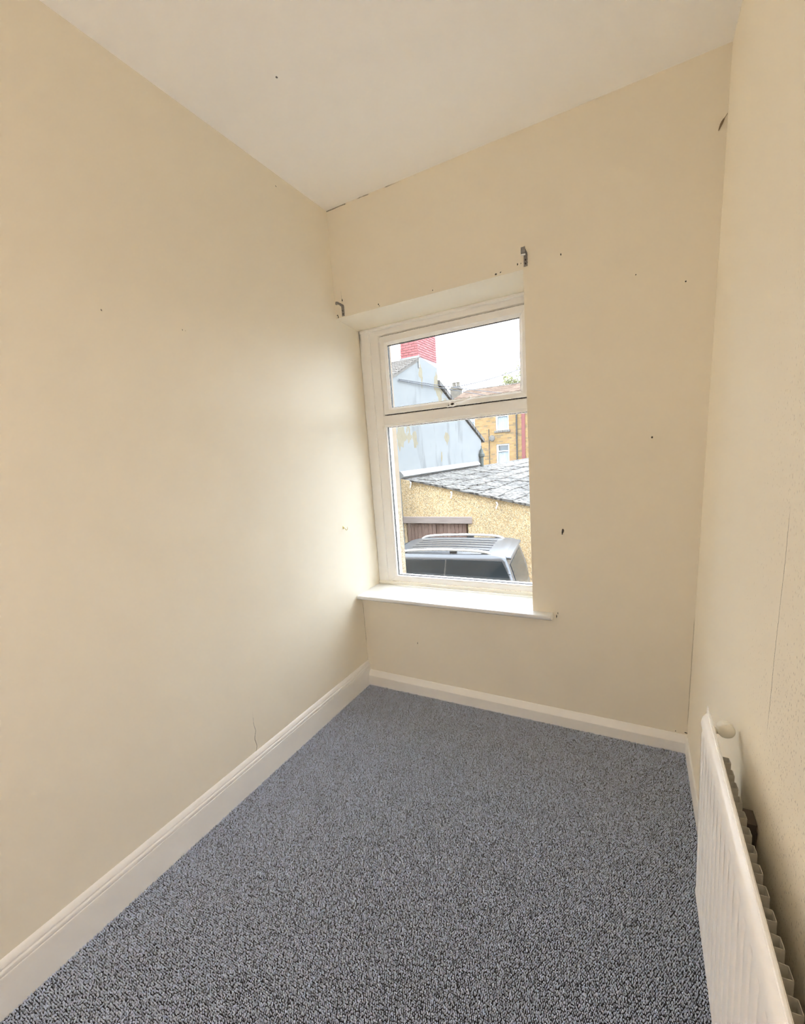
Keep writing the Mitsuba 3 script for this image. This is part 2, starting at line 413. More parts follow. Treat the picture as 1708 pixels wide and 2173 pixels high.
scene[win + '__screw_cap']['to_world'] = T().translate([0, .411, 0]).scale([1, -1, 1])
# boxed liner at the left, beads at head and sill
add('liner', cat(bevel(.002, .0655, .198, .274, .562, 1.992, .0025)), 'mat_upvc', win, label='stained white boxed liner at the left jamb')
add('bead', cat(bevel(.003, .974, .190, .206, 1.978, 1.994, .004)), 'mat_upvc', win)
add('bead', cat(bevel(.003, .974, .186, .206, .5625, .579, .004)), 'mat_silicone', win)
# inner sill board
S = [(.19, .5365), (.19, .559), (-.046, .5585), (-.051, .5565), (-.053, .551), (-.053, .546), (-.051, .5405), (-.046, .5370)]
def sill():
    a = sweep(S, 0.0005, 0.9585, 0)
    b = sweep([(-.0005, .5370), (-.0005, .5585), (-.046, .5585), (-.051, .5565), (-.053, .551), (-.053, .546), (-.051, .5405), (-.046, .5370)], 0.9585, 1.0495, 0)
    return cat(a, b)
add('sill', sill(), 'mat_sill', win, smooth=35, label='glossy white sill board with a rounded nosing')

# outer leaf of this house, seen as a strip of stone jamb beside the glass
def outer_color(p, n, uv):
    f1, f2, r = voronoi(p.y * 120 + p.x * 120, p.z * 120)
    peb = mix((0.24, 0.18, 0.12), (0.46, 0.40, 0.29), r)
    stone = mix((0.30, 0.24, 0.17), (0.38, 0.31, 0.24), fbm(p.x * 20, p.y * 20, p.z * 20, 3))
    return mix(peb, stone, smoothstep(0.95, 1.05, p.z + 0.2 * (noise(p.z * 9, p.y * 20) - .5)))
mat('mat_outer', bumped(principled(proc(outer_color), 0.9), lambda p, n, uv: voronoi(p.y * 120 + p.x * 120, p.z * 120)[0], 0.0015, 1e-3))
outer = Polygon([(-7, GROUND - .3), (6, GROUND - .3), (6, 5.6), (-7, 5.6)], [[(.082, .548), (.965, .548), (.965, 1.975), (.082, 1.975)]])
add('wall_exterior', sweep(outer.exterior.coords, .286, .402, 1) if False else trimesh.util.concatenate(
    [box(-7, .082, .286, .402, GROUND - .3, 5.6), box(.965, 6, .286, .402, GROUND - .3, 5.6), box(.082, .965, .286, .402, GROUND - .3, .548), box(.082, .965, .286, .402, 1.975, 5.6)]), 'mat_outer')
tag('wall_exterior', 'outer pebbledashed wall with a stone jamb beside the glass', kind='structure')

# ------------------------------------------------------------------ radiator on the right wall
rad = 'radiator'
labels[rad] = {'label': 'white fluted panel radiator on the right wall with grey fins behind', 'category': 'radiator'}
RY0, RY1, RZ0, RZ1, PITCH = -0.868, -1.90, 0.220, 0.686, 0.0378
def panel():
    n = int(round((RY0 - RY1 - .05) / PITCH))
    edge = .025
    ys = [0, .002, .006, .012, edge]
    fl = []
    for i in range(n):
        for t in (.10, .15, .2, .26, .5, .74, .8, .85, .90, 1.0):
            fl.append(edge + (i + t) * PITCH)
    end = edge + n * PITCH
    ys = np.array(ys + fl + [end + .013, end + .019, end + .023, end + .025])
    t = ((ys - edge) / PITCH) % 1.0
    inside = (ys > edge + .001) & (ys < end - .001)
    flute = np.where(inside, np.clip((np.minimum(t, 1 - t) - .10) / .14, 0, 1), 0)           # 1 on the raised water channels
    flute = flute * flute * (3 - 2 * flute)
    rim = np.clip(np.minimum(ys, ys[-1] - ys) / .012, 0, 1)
    zs = np.array([0, .002, .006, .011, .016, .020, .024, .030, .034] + list(np.linspace(.06, RZ1 - RZ0 - .06, 6)) + [RZ1 - RZ0 - q for q in (.040, .034, .029, .024, .018, .012, .007, .003, 0)])
    top = RZ1 - RZ0
    zrim = np.clip(np.minimum(zs, top - zs) / .020, 0, 1)
    zfl = np.clip((np.minimum(zs, top - zs) - .024) / .014, 0, 1)
    zfl = zfl * zfl * (3 - 2 * zfl)
    Y, Z = np.meshgrid(RY0 - ys, RZ0 + zs, indexing='ij')
    back = 1.5335
    round_ = np.sqrt(np.clip(1 - (1 - np.minimum(rim[:, None], 1)) ** 2, 0, 1)) * np.sqrt(np.clip(1 - (1 - zrim[None]) ** 2, 0, 1))
    depth = .0012 + .0125 * round_ + .0100 * zfl[None] * (flute[:, None] - .85) * round_
    X = back - depth
    ny, nz = Y.shape
    v = np.stack([X, Y, Z], -1).reshape(-1, 3)
    f = []
    for i in range(ny - 1):
        for j in range(nz - 1):
            a, b, c, d = i * nz + j, (i + 1) * nz + j, (i + 1) * nz + j + 1, i * nz + j + 1
            f += [[a, d, c], [a, c, b]]
    return trimesh.Trimesh(v, f, process=False)
front = panel()
back_sheet = bevel(1.5336, 1.5395, RY1 - .001, RY0 + .001, RZ0, RZ1, .0025)
seam = cat(box(1.5322, 1.5350, RY1 - .006, RY0 + .006, RZ1 - .002, RZ1 + .007), box(1.5322, 1.5350, RY1 - .006, RY0 + .006, RZ0 - .006, RZ0 + .002), box(1.5322, 1.5350, RY0 - .002, RY0 + .007, RZ0 - .006, RZ1 + .012))
add('panel', front, 'mat_enamel', rad, smooth=True)
add('back_sheet', cat(back_sheet), 'mat_enamel', rad)
add('seam', seam, 'mat_enamel', rad, label='thin welded edge round the panel')
def fins():
    pts, y, n = [], RY0 - .010, 25
    FP = 0.0405
    for i in range(n):
        y0 = y - i * FP
        pts += [(y0, 1.5398), (y0 - .002, 1.5735), (y0 - FP * .5, 1.5745), (y0 - FP * .5 - .003, 1.5398)]
    pts = np.array(pts)
    t = .0009
    out = []
    for a, b in zip(pts[:-1], pts[1:]):
        d = b - a; nrm = np.array([-d[1], d[0]]) / np.linalg.norm(d) * t / 2
        quad = [(a + nrm)[::-1], (b + nrm)[::-1], (b - nrm)[::-1], (a - nrm)[::-1]]
        out.append(sweep([tuple(q) for q in quad], RZ0 + .035, RZ1 - .092, 2))
    return cat(out)
add('convector_fins', fins(), 'mat_fin', rad, label='grey corrugated convector fins behind the panel')
for yb in (-1.035, -1.74):
    add('wall_bracket', cat(bevel(1.584, 1.5878, yb - .022, yb + .022, .235, .560, .001), box(1.5665, 1.586, yb - .020, yb - .017, .30, .575), box(1.5665, 1.587, yb - .020, yb + .020, .572, .575)), 'mat_bracket_dark', rad, label='dark steel wall bracket')
_sh = np.eye(4); _sh[0, 2], _sh[0, 3] = -.018, .018 * RZ0; _sh[1, 2], _sh[1, 3] = .075, -.075 * RZ1     # the radiator hangs a little askew
LEAN = T(_sh)
for k in ('panel', 'back_sheet', 'seam', 'convector_fins'):
    scene[f'{rad}__{k}']['to_world'] = LEAN
knob_profile = [(0, 0), (.012, 0), (.0165, .003), (.0172, .008), (.0172, .024), (.0150, .030), (.009, .0335), (0, .034)]
kn = lathe(knob_profile, (0, 0, 0), 2, 84)
kn.vertices[:, :2] *= (1 + .012 * (np.sin(np.arctan2(kn.vertices[:, 1], kn.vertices[:, 0]) * 21)))[:, None]
kn.apply_transform(trimesh.transformations.rotation_matrix(math.radians(78), (1, 0, 0)))
kn.apply_translation((1.5625, -.838, .640))
add('valve_cap', kn, 'mat_knob', rad, smooth=40, label='round off-white valve cap at the far end')
add('valve_stem', tube([(1.5615, -.853, .637), (1.552, -.853, .637), (1.541, -.853, .637), (1.535, -.876, .637)], .0075, 10), 'mat_knob', rad, smooth=40)

# ------------------------------------------------------------------ small fittings
def rail_bracket(x, z0, z1, w, label, boss=False):
    strip = [(0, z0), (-.0028, z0), (-.0028, z1 - .008), (-.0055, z1 - .003), (-.0505, z1 + .0005), (-.0505, z1 + .0035), (-.004, z1 + .001), (0, z1 - .003)]
    m = sweep([(a, b) for a, b in strip], x - w / 2, x + w / 2, 0)
    k = 'curtain_bracket'
    key = add(k, m, 'mat_steel')
    cup = [(-.0455, z1 + .006), (-.048, z1 + .008), (-.0505, z1 + .005), (-.052, z1 - .016), (-.049, z1 - .017), (-.0465, z1 - .004)]
    if boss:
        ball = trimesh.creation.icosphere(2, .0068)
        ball.apply_scale((1, .8, 1.25))
        ball.apply_translation((x - .002, -.0505, z1 - .002))
        add('arm_end', ball, 'mat_steel', key, smooth=True)
    else:
        add('arm_end', sweep(cup, x - w * .52, x + w * .52, 0), 'mat_steel', key)
    for zs in (z0 + .010, z0 + .024):
        s = lathe([(0, 0), (.0032, 0), (.0026, .0016), (0, .002)], (x, -.0028, zs), 1, 12)
        s.vertices[:, 1] = -.0028 - (s.vertices[:, 1] + .0028)
        s.faces = s.faces[:, ::-1]
        add('screw', s, 'mat_iron', key)
    tag(key, label, 'curtain bracket')
    return key
rail_bracket(.0465, 2.0185, 2.068, .015, 'small grey metal curtain bracket above the window beside the left wall', True)
k2 = rail_bracket(.9465, 2.0225, 2.070, .015, 'small grey metal curtain bracket above the right corner of the window')
add('end_tab', bevel(.938, .9555, -.053, -.045, 2.0475, 2.0515, .001), 'mat_upvc', k2, label='white plastic tab under the arm')

def hook(origin, out, side, up, label, m, key='cup_hook'):
    o, out, up = np.array(origin), np.array(out, float), np.array(up, float)
    key = add(key, tube([o + out * a + up * b for a, b in ((.0, 0), (.006, -.0005), (.010, -.004), (.014, -.010), (.019, -.0125), (.024, -.0105), (.027, -.004), (.0275, .003))], .0014, 8), m, smooth=40)
    ax = int(np.argmax(np.abs(out)))
    c = lathe([(0, 0), (.0045, 0), (.0042, .0015), (.002, .0028), (0, .003)], (0, 0, 0), 2, 14)
    v = c.vertices.copy()
    c = trimesh.Trimesh(o + v[:, 2:] * out + v[:, :1] * np.array(side, float) + v[:, 1:2] * up * 2.0, c.faces, process=False)
    c.fix_normals()
    add('backplate', c, m, key, smooth=40)
    tag(key, label, 'hook')
hook((.0, -.115, .960), (1, 0, 0), (0, 1, 0), (0, 0, 1), 'tiny brass cup hook screwed into the left wall beside the window', 'mat_brass')
hook((1.0905, .0, .9405), (0, -1, 0), (1, 0, 0), (0, 0, 1), 'tiny dark iron hook on the wall to the right of the window', 'mat_iron')

# a scrap of loose wallpaper in the right corner under the ceiling
fl = []
for t in np.linspace(0, 1, 7):
    fl.append((1.5785 - .0135 * t, -.0015 - .006 * math.sin(t * 3.1), 2.298 - .030 * t, .0035 * math.sin(math.pi * (0.12 + .8 * t))))
fv, ff = [], []
for x, y, z, w in fl:
    fv += [(x - w, y, z + w * .4), (x + w, y - .001, z - w * .4), (x - w, y - .0006, z + w * .4), (x + w, y - .0016, z - w * .4)]
for i in range(6):
    a = i * 4
    for p, q in ((0, 1), (1, 3), (3, 2), (2, 0)):
        ff += [[a + p, a + q, a + 4 + q], [a + p, a + 4 + q, a + 4 + p]]
flake = trimesh.Trimesh(fv, ff, process=False); flake.fix_normals()
mat('mat_flake', principled((0.20, 0.15, 0.09), 0.8))
add('paper_scrap', cat(flake, tube([(1.5785, -.0015, 2.298), (1.583, -.004, 2.303), (1.5865, -.002, 2.309)], .0009, 5)), 'mat_flake')
tag('paper_scrap', 'curled brown scrap of loose wallpaper high in the right-hand corner', 'paper scrap')

# standing lamp added out of view behind the viewer, as fill beside the daylight
lamp = 'added_fill_lamp'
LX, LY, LZ = 0.95, -2.5, 1.25
labels[lamp] = {'label': 'added standing fill lamp with an opal globe, unseen behind the viewer', 'category': 'lamp'}
add('base', lathe([(0, 0), (.13, 0), (.13, .012), (.02, .025), (0, .025)], (LX, LY, -.0035), 2, 28), 'mat_steel', lamp, smooth=35)
add('pole', tube([(LX, LY, .015), (LX, LY, .6), (LX, LY, LZ - .14)], .010, 10), 'mat_steel', lamp, smooth=40)
mat('mat_opal', principled((0.9, 0.88, 0.82), 0.3))
k = add('globe', trimesh.creation.icosphere(3, 0.15), 'mat_opal', lamp, smooth=True)
scene[k]['to_world'] = T().translate([LX, LY, LZ])
scene[k]['emitter'] = {'type': 'area', 'radiance': rgb(FILL_LAMP * 1.0, FILL_LAMP * .865, FILL_LAMP * .835)}

# ================================================================== outside
mat('mat_asphalt', principled(proc(lambda p, n, uv: mix((0.10, 0.10, 0.10), (0.2, 0.2, 0.195), fbm(p.x * 30, p.y * 30, 0.0, 3))), 0.9))
add('ground', box(-60, 60, .402, 120, GROUND - .3, GROUND), 'mat_asphalt')
tag('ground', 'grey tarmac yard below the window', kind='structure')

# ---- garage with a lean-to stone slate roof
gar = 'garage'
labels[gar] = {'label': 'pebbledashed garage with a sloping stone slate roof, behind the dark car', 'category': 'garage'}
GX, GY = -2.9, 5.94
def roof_z(x):
    return 0.885 - 0.2285 * (x - GX)
def pebble_color(p, n, uv):
    f1, f2, r = voronoi((p.x + p.y) * 78, p.z * 78)
    g1, g2, r2 = voronoi((p.x + p.y) * 44 + 5, p.z * 44)
    c = mix((0.46, 0.305, 0.13), (0.72, 0.62, 0.44), r)
    c = mix(c, (0.34, 0.25, 0.15), dr.select(r2 > 0.84, 0.5, 0.0))
    return c * (0.85 + 0.25 * fbm(p.x * 2, p.z * 2, 0.0, 3)) * dr.select(r > 0.9, 0.55, 1.0)
mat('mat_pebble', bumped(principled(proc(pebble_color), 0.9), lambda p, n, uv: voronoi((p.x + p.y) * 78, p.z * 78)[0], 0.0035, 4e-3))
DX0, DX1, DZ1 = -2.865, -1.483, -.055
wall_poly = [(GX, GROUND), (DX0, GROUND), (DX0, DZ1), (DX1, DZ1), (DX1, GROUND), (3.4, GROUND), (3.4, roof_z(3.4)), (GX, roof_z(GX))]
add('front_wall', sweep([(a, b - .022) if b > 0 or a > 3 and b > GROUND else (a, b) for a, b in wall_poly], GY, GY + .25, 1), 'mat_pebble', gar)
mat('mat_lintel', principled(proc(lambda p, n, uv: mix((0.24, 0.20, 0.19), (0.36, 0.31, 0.29), fbm(p.x * 4, p.z * 30, p.y * 4, 3))), 0.7))
add('lintel', bevel(-2.895, -1.392, GY - .04, GY + .2, DZ1, .083, .008), 'mat_lintel', gar, label='weathered brown timber lintel')
def door_color(p, n, uv):
    return mix((0.17, 0.10, 0.085), (0.30, 0.21, 0.18), fbm(p.x * 14, p.z * 2.0, 1.0, 3))
mat('mat_door', principled(proc(door_color), 0.7))
door = add('door', box(DX0 + .02, DX1 - .01, GY + .12, GY + .15, GROUND + .02, DZ1 - .005), 'mat_dark', gar, label='brown boarded garage doors')
bw = 0.082
x = DX0 + .02
while x + bw < DX1 - .005:
    add('board', bevel(x + .003, x + bw - .003, GY + .038 + rng.uniform(0, .008) + (.02 if abs(x + 2.17) < .04 else 0), GY + .122, GROUND + .03, DZ1 - .012 - rng.uniform(0, .01), .004), 'mat_door', door)
    x += bw
# little hooks on the wall
mat('mat_clip', principled((0.75, 0.74, 0.72), 0.5))
for hx, hz in ((-2.657, .744), (-1.7865, .513), (-.896, .30)):
    add('clip', tube([(hx, GY, hz + .05), (hx, GY - .05, hz + .06), (hx + .03, GY - .08, hz + .03), (hx + .01, GY - .06, hz - .01), (hx - .01, GY - .05, hz - .06)], .014, 6), 'mat_clip', gar, smooth=40)
# stone slates: every slate of the near roof its own piece
def slate_color(k):
    lo, hi = [((0.03, 0.029, 0.028), (0.125, 0.122, 0.118)), ((0.042, 0.04, 0.038), (0.14, 0.136, 0.128)), ((0.026, 0.025, 0.024), (0.11, 0.108, 0.105))][k]
    def fn(p, n, uv):
        moss = smoothstep(0.36, 0.50, fbm(p.x * 19, p.y * 19, 3.0, 3))
        return mix(lo, hi, moss)
    return fn
for k in range(3):
    mat(f'mat_slate_{k}', bumped(principled(proc(slate_color(k)), 0.85), lambda p, n, uv: fbm(p.x * 14, p.y * 14, 2.0, 3), 0.02, 4e-3))
roof = add('roof', loft([(GX, roof_z(GX) - .12), (3.7, roof_z(3.7) - .12), (3.7, roof_z(3.7) - .02), (GX, roof_z(GX) - .02)], [(GX, roof_z(GX) - .12), (3.7, roof_z(3.7) - .12), (3.7, roof_z(3.7) - .02), (GX, roof_z(GX) - .02)], GY + .02, 19.5), 'mat_slate_2', gar, label='lean-to roof of mossy stone slates')
def slate_mesh(wx, wy, t, seed):
    g = np.random.default_rng(seed)
    q = np.array([(0, 0), (0, wy), (wx, wy), (wx, 0)]) + g.normal(0, .012, (4, 2))
    top = np.c_[q, np.full(4, t)]
    top[[2, 3], 2] += .022                                     # the lower edge lies proud on the next course
    bot = np.c_[q, np.zeros(4)]
    m = trimesh.convex.convex_hull(np.vstack([top, bot]))
    slope = math.atan(.2285)
    m.apply_transform(trimesh.transformations.rotation_matrix(slope, (0, 1, 0)))
    return m
slates = [mikit.ply(slate_mesh(.40, w, t, s), f'mat_slate_{k}') for s, (w, t, k) in enumerate(((.46, .02, 0), (.58, .026, 1), (.40, .018, 2), (.52, .03, 0), (.66, .022, 1)))]
widths = (.46, .58, .40, .52, .66)
far_slates, count = [], 0
xi = 3.45
row = 0
while xi > GX - .02:
    y = GY - .05 - rng.uniform(0, .02)
    while y < 19.2:
        s = int(rng.integers(5))
        xx = xi + rng.normal(0, .012)
        if y < 13.2 and xx < .6:
            key = f'{gar}__roof__slate' + (f'_{count:03d}' if count else '')
            scene[key] = {**slates[s], 'to_world': T().translate([xx, y, roof_z(xx) - .018 + rng.uniform(0, .008)])}
            count += 1
        else:
            m = slate_mesh(.40, widths[s], .022, s)
            m.apply_translation((xx, y, roof_z(xx) - .018))
            far_slates.append(m)
        y += widths[s] + .012
    xi -= .34
    row += 1
add('far_slates', cat(far_slates), 'mat_slate_1', roof, kind='stuff')

# ---- the white rendered house whose gable faces the garage roof
hs = 'rendered_house'
labels[hs] = {'label': 'white rendered house with peeling gable and red brick chimney beyond the garage roof', 'category': 'house'}
EY0, EY1, EZ, AY, AZ = 5.55, 11.37, 1.63, 7.15, 3.34
sl = (AZ - EZ) / (EY1 - AY)
EZN = AZ - sl * (AY - EY0)
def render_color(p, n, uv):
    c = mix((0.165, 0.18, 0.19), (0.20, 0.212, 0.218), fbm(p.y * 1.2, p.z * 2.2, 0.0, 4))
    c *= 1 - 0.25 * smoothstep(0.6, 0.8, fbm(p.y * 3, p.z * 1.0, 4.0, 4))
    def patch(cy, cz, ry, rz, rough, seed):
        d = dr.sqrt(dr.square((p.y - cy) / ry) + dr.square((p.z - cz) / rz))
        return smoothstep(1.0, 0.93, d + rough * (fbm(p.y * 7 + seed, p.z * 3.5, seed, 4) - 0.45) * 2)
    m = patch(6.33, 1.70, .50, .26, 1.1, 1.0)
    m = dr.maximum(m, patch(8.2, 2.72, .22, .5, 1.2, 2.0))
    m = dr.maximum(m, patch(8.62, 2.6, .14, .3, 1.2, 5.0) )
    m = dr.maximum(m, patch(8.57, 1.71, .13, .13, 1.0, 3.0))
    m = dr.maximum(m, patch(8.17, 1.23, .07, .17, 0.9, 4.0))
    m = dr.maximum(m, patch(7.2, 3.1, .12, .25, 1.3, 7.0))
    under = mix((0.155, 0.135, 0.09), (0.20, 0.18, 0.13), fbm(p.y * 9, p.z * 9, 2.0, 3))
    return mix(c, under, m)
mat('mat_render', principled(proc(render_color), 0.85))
mat('mat_flash', principled((0.24, 0.25, 0.255), 0.6))
gable = [(EY0, GROUND), (EY1, GROUND), (EY1, EZ), (AY, AZ), (EY0, EZN)]
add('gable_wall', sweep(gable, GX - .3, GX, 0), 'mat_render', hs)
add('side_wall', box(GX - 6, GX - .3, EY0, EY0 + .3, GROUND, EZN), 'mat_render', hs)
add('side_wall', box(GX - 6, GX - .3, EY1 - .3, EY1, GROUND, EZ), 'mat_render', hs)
add('flashing', sweep([(GX, roof_z(GX) - .02), (GX + .09, roof_z(GX + .09) + .045), (GX + .085, roof_z(GX) + .055), (GX + .02, roof_z(GX) + .13), (GX, roof_z(GX) + .13)], GY - .02, 10.95, 1), 'mat_flash', hs, label='pale mortar fillet where the garage roof meets the gable')
mat('mat_tile_pale', principled(proc(lambda p, n, uv: mix((0.11, 0.10, 0.092), (0.19, 0.18, 0.17), fbm(p.x * 5, p.y * 5, p.z * 5, 3))), 0.85))
hroof = add('roof', cat(sweep([(EY0 - .15, EZN - sl * .15), (AY, AZ), (AY, AZ + .06), (EY0 - .15, EZN - sl * .15 + .06)], GX - 6, GX + .02, 0),
                        sweep([(EY1 + .15, EZ - sl * .15), (EY1 + .15, EZ - sl * .15 + .06), (AY, AZ + .06), (AY, AZ)], GX - 6, GX - .05, 0)), 'mat_tile_pale', hs)
tiles = []
g = np.random.default_rng(5)
for side in (-1, 1):
    for r in range(10 if side < 0 else 24):
        d = .17 * r + .05
        x = (GX + .05 if side < 0 else GX - .06)
        while x > GX - 5:
            w = g.uniform(.3, .6)
            m = box(x - w + .012, x, -.11, .10 + g.uniform(0, .012), 0, .022)
            m.vertices[m.vertices[:, 1] > 0, 2] += .022
            if side < 0:
                m.vertices[:, 1] *= -1
                m.faces = m.faces[:, ::-1]
            m.apply_transform(trimesh.transformations.rotation_matrix(-side * math.atan(sl), (1, 0, 0)))
            yy = AY + side * (d + .06) * math.cos(math.atan(sl))
            m.apply_translation((0, yy, AZ + .058 - sl * abs(yy - AY)))
            tiles.append(m)
            x -= w + .015
add('slates', cat(tiles), 'mat_tile_pale', hroof, kind='stuff')
# coping on the far rake and a ridge
add('coping', cat(sweep([(AY + 1.02, AZ - sl * 1.02 + .02), (EY1 + .2, EZ - sl * .2 + .02), (EY1 + .2, EZ - sl * .2 + .12), (AY + 1.02, AZ - sl * 1.02 + .12)], GX - .2, GX + .05, 0)), 'mat_slate_2', hs, label='grey coping along the far slope of the gable')
# chimney of individual red bricks
CX0, CX1, CY0, CY1 = -3.33, -2.895, 7.13, 8.16
def brick_red(k):
    lo, hi = [((0.33, 0.095, 0.10), (0.40, 0.14, 0.145)), ((0.29, 0.08, 0.085), (0.36, 0.12, 0.125))][k]
    return lambda p, n, uv: mix(lo, hi, fbm(p.x * 9, p.y * 9, p.z * 9, 3))
for k in range(2):
    mat(f'mat_brick_{k}', principled(proc(brick_red(k)), 0.8))
mat('mat_mortar', principled((0.30, 0.22, 0.23), 0.9))
ch = add('chimney', box(CX0 + .012, CX1 - .012, CY0 + .012, CY1 - .012, AZ - .6, 4.62), 'mat_mortar', hs, label='red brick chimney stack')
zb, r = AZ + .10, 0
brick_dicts = {}
count = 0
while zb < 4.55:
    for face in range(4):
        length = (CX1 - CX0) if face in (0, 2) else (CY1 - CY0)
        n = 3 if face in (0, 2) else 6
        step = length / n
        offs = [0.0] + [step * (i + (.5 if r % 2 else 0)) for i in range(n + 1)]
        cuts = sorted(set(round(min(max(o, 0), length), 4) for o in offs + [length]))
        for a, b in zip(cuts[:-1], cuts[1:]):
            if b - a < .02: continue
            L_ = round(b - a - .010, 4)
            bk = (face in (0, 2), L_, int(rng.integers(2)))
            if bk not in brick_dicts:
                m = bevel(0, L_, -.012, .012, 0, .042, .002) if bk[0] else bevel(-.012, .012, 0, L_, 0, .042, .002)
                brick_dicts[bk] = mikit.ply(m, f'mat_brick_{bk[2]}')
            o = [(CX0 + a + .006, CY0 + .012, zb), (CX1 - .012, CY0 + a + .006, zb), (CX0 + a + .006, CY1 - .012, zb), (CX0 + .012, CY0 + a + .006, zb)][face]
            if face in (0, 1):
                key = f'{ch}__brick' + (f'_{count:03d}' if count else '')
                scene[key] = {**brick_dicts[bk], 'to_world': T().translate(list(o))}
                count += 1
    zb += .052
    r += 1
add('rendered_foot', sweep([(CY0 - .005, AZ - .1), (CY1 + .005, AZ - sl * 1.01 - .05), (CY1 + .005, AZ - .03), (CY0 - .005, AZ + .10)], CX0 + .02, GX + .0005, 0), 'mat_render', ch, label='white rendered foot of the stack')
add('lead_flashing', box(CX0 - .03, CX1 + .02, CY0 - .03, CY0 + .01, AZ - .15, AZ + .10), 'mat_flash', ch, label='pale lead flashing at the foot of the stack')
add('cable', tube([(CX0 + .02, CY0 - .06, 4.6), (CX0 + .03, CY0 - .06, AZ + .3), (CX0 + .01, CY0 - .1, AZ + .02), (CX0 - .05, CY0 - .25, AZ - .06), (CX0 - .35, CY0 - .45, AZ - .1)], .022, 6), 'mat_clip', ch, smooth=40, label='white cable running down to the roof')

# vent pipe standing where garage roof and gable end meet
mat('mat_cowl', principled((0.075, 0.09, 0.085), 0.7))
vp = 'vent_pipe'
add(vp, lathe([(0, 0), (.055, 0), (.055, .28), (.095, .31), (.095, .38), (.065, .41), (.045, .50), (.014, .56), (.010, .62), (0, .63)], (-2.83, 11.15, roof_z(-2.83) - .03), 2, 16), 'mat_cowl', smooth=35)
tag(vp, 'short grey vent pipe with a pointed cowl standing on the garage roof', 'vent pipe')

# ---- brick terrace further off
tr = 'terrace_house'
labels[tr] = {'label': 'yellow brick terraced house with white windows far behind the garage roof', 'category': 'house'}
TY = 25.0
def tbrick(p, n, uv):
    u, v = p.x / .26, p.z / .092
    row = dr.floor(v)
    u = u + 0.5 * (row - 2 * dr.floor(row / 2)) + 0.25 * cell_rand(row)
    r = cell_rand(dr.floor(u), row)
    fu, fv = u - dr.floor(u), v - row
    joint = dr.maximum(1 - smoothstep(0.02, 0.06, dr.minimum(fu, 1 - fu)), 1 - smoothstep(0.05, 0.14, dr.minimum(fv, 1 - fv)))
    c = mix((0.235, 0.142, 0.055), (0.30, 0.205, 0.095), r)
    c = mix(c, (0.13, 0.10, 0.065), dr.select(r > 0.86, 0.75, 0.0))
    c = mix(c, (0.27, 0.17, 0.105), dr.select(r < 0.14, 0.6, 0.0))
    return mix(c, (0.235, 0.175, 0.10), joint * 0.8)
mat('mat_terrace', principled(proc(tbrick), 0.9))
openings = [(-6.31, -5.50, 2.47, 3.75), (-6.31, -5.50, .45, 1.65), (-8.35, -7.62, 2.30, 3.6)]
poly = sbox(-9.1, GROUND, 6, 4.55)
for a, b, c, d in openings: poly = poly.difference(sbox(a, c, b, d))
wm = trimesh.creation.extrude_polygon(poly, .3, engine='earcut')
wv = wm.vertices.copy()
wm = trimesh.Trimesh(np.c_[wv[:, 0], TY + wv[:, 2], wv[:, 1]], wm.faces, process=False); wm.fix_normals()
add('front_wall', wm, 'mat_terrace', tr)
mat('mat_white', principled((0.42, 0.44, 0.45), 0.4))
mat('mat_pale_glass', principled((0.10, 0.13, 0.15), 0.08, specular=0.7))
mat('mat_curtain', principled((0.30, 0.35, 0.38), 0.8))
for a, b, c, d in openings:
    w = add('window', cat(ring_ := [sweep([(TY + .06, c), (TY + .14, c), (TY + .14, c + .09), (TY + .06, c + .09)], a, b, 0), sweep([(TY + .06, d - .08), (TY + .14, d - .08), (TY + .14, d), (TY + .06, d)], a, b, 0),
                                     box(a, a + .08, TY + .06, TY + .14, c, d), box(b - .08, b, TY + .06, TY + .14, c, d), box(a, b, TY + .06, TY + .14, d - .46, d - .39)]), 'mat_white', tr)
    add('pane', box(a + .08, b - .08, TY + .26, TY + .28, c + .09, d - .08), 'mat_pale_glass', w)
    folds = []
    for i, xx in enumerate(np.linspace(a + .1, b - .14, 9)):
        folds.append(tube([(xx + .02, TY + .2, c + .09), (xx + .02, TY + .2, (d - .47) if d < 3 else d - .1)], .045, 6))
    add('curtain', cat(folds), 'mat_curtain', w, smooth=40)
    add('sill', bevel(a - .08, b + .08, TY - .08, TY + .06, c - .13, c, .01), 'mat_slate_1', w)
mat('mat_pipe', principled((0.04, 0.042, 0.045), 0.6))
mat('mat_maroon', principled((0.18, 0.06, 0.06), 0.7))
add('drainpipe', cat(tube([(-5.02, TY - .07, GROUND), (-5.02, TY - .07, 4.4)], .045, 8), [lathe([(0, 0), (.065, 0), (.065, .06), (0, .06)], (-5.02, TY - .07, z), 2, 8) for z in (.6, 2.2, 3.8)]), 'mat_pipe', tr)
add('party_strip', bevel(-4.735, -4.53, TY - .06, TY + .02, GROUND, 4.5, .01), 'mat_maroon', tr, label='maroon painted strip between two houses')
add('thin_pipe', tube([(-6.745, TY - .03, GROUND), (-6.745, TY - .03, 2.6)], .02, 6), 'mat_pipe', tr)
dish = trimesh.creation.icosphere(2, .19)
dish.vertices[:, 1] *= .3
dish.apply_translation((-6.47, TY - .32, 2.03))
add('satellite_dish', cat(dish, tube([(-6.47, TY - .3, 2.0), (-6.47, TY - .05, 1.85), (-6.47, TY, 1.85)], .02, 6), tube([(-6.5, TY - .38, 1.85), (-6.52, TY - .62, 1.95)], .018, 6)), 'mat_slate_1', tr, smooth=40)
def roof2(p, n, uv):
    return mix((0.15, 0.105, 0.082), (0.24, 0.185, 0.15), cell_rand(dr.floor(p.x / .4), dr.floor(p.y / .25)))
mat('mat_roof_warm', principled(proc(roof2), 0.85))
troof = add('roof', sweep([(TY - .3, 4.4), (28.0, 5.42), (31.0, 4.4), (31, 4.3), (28.0, 5.3), (TY - .3, 4.3)], -9.15, 6, 0), 'mat_roof_warm', tr)
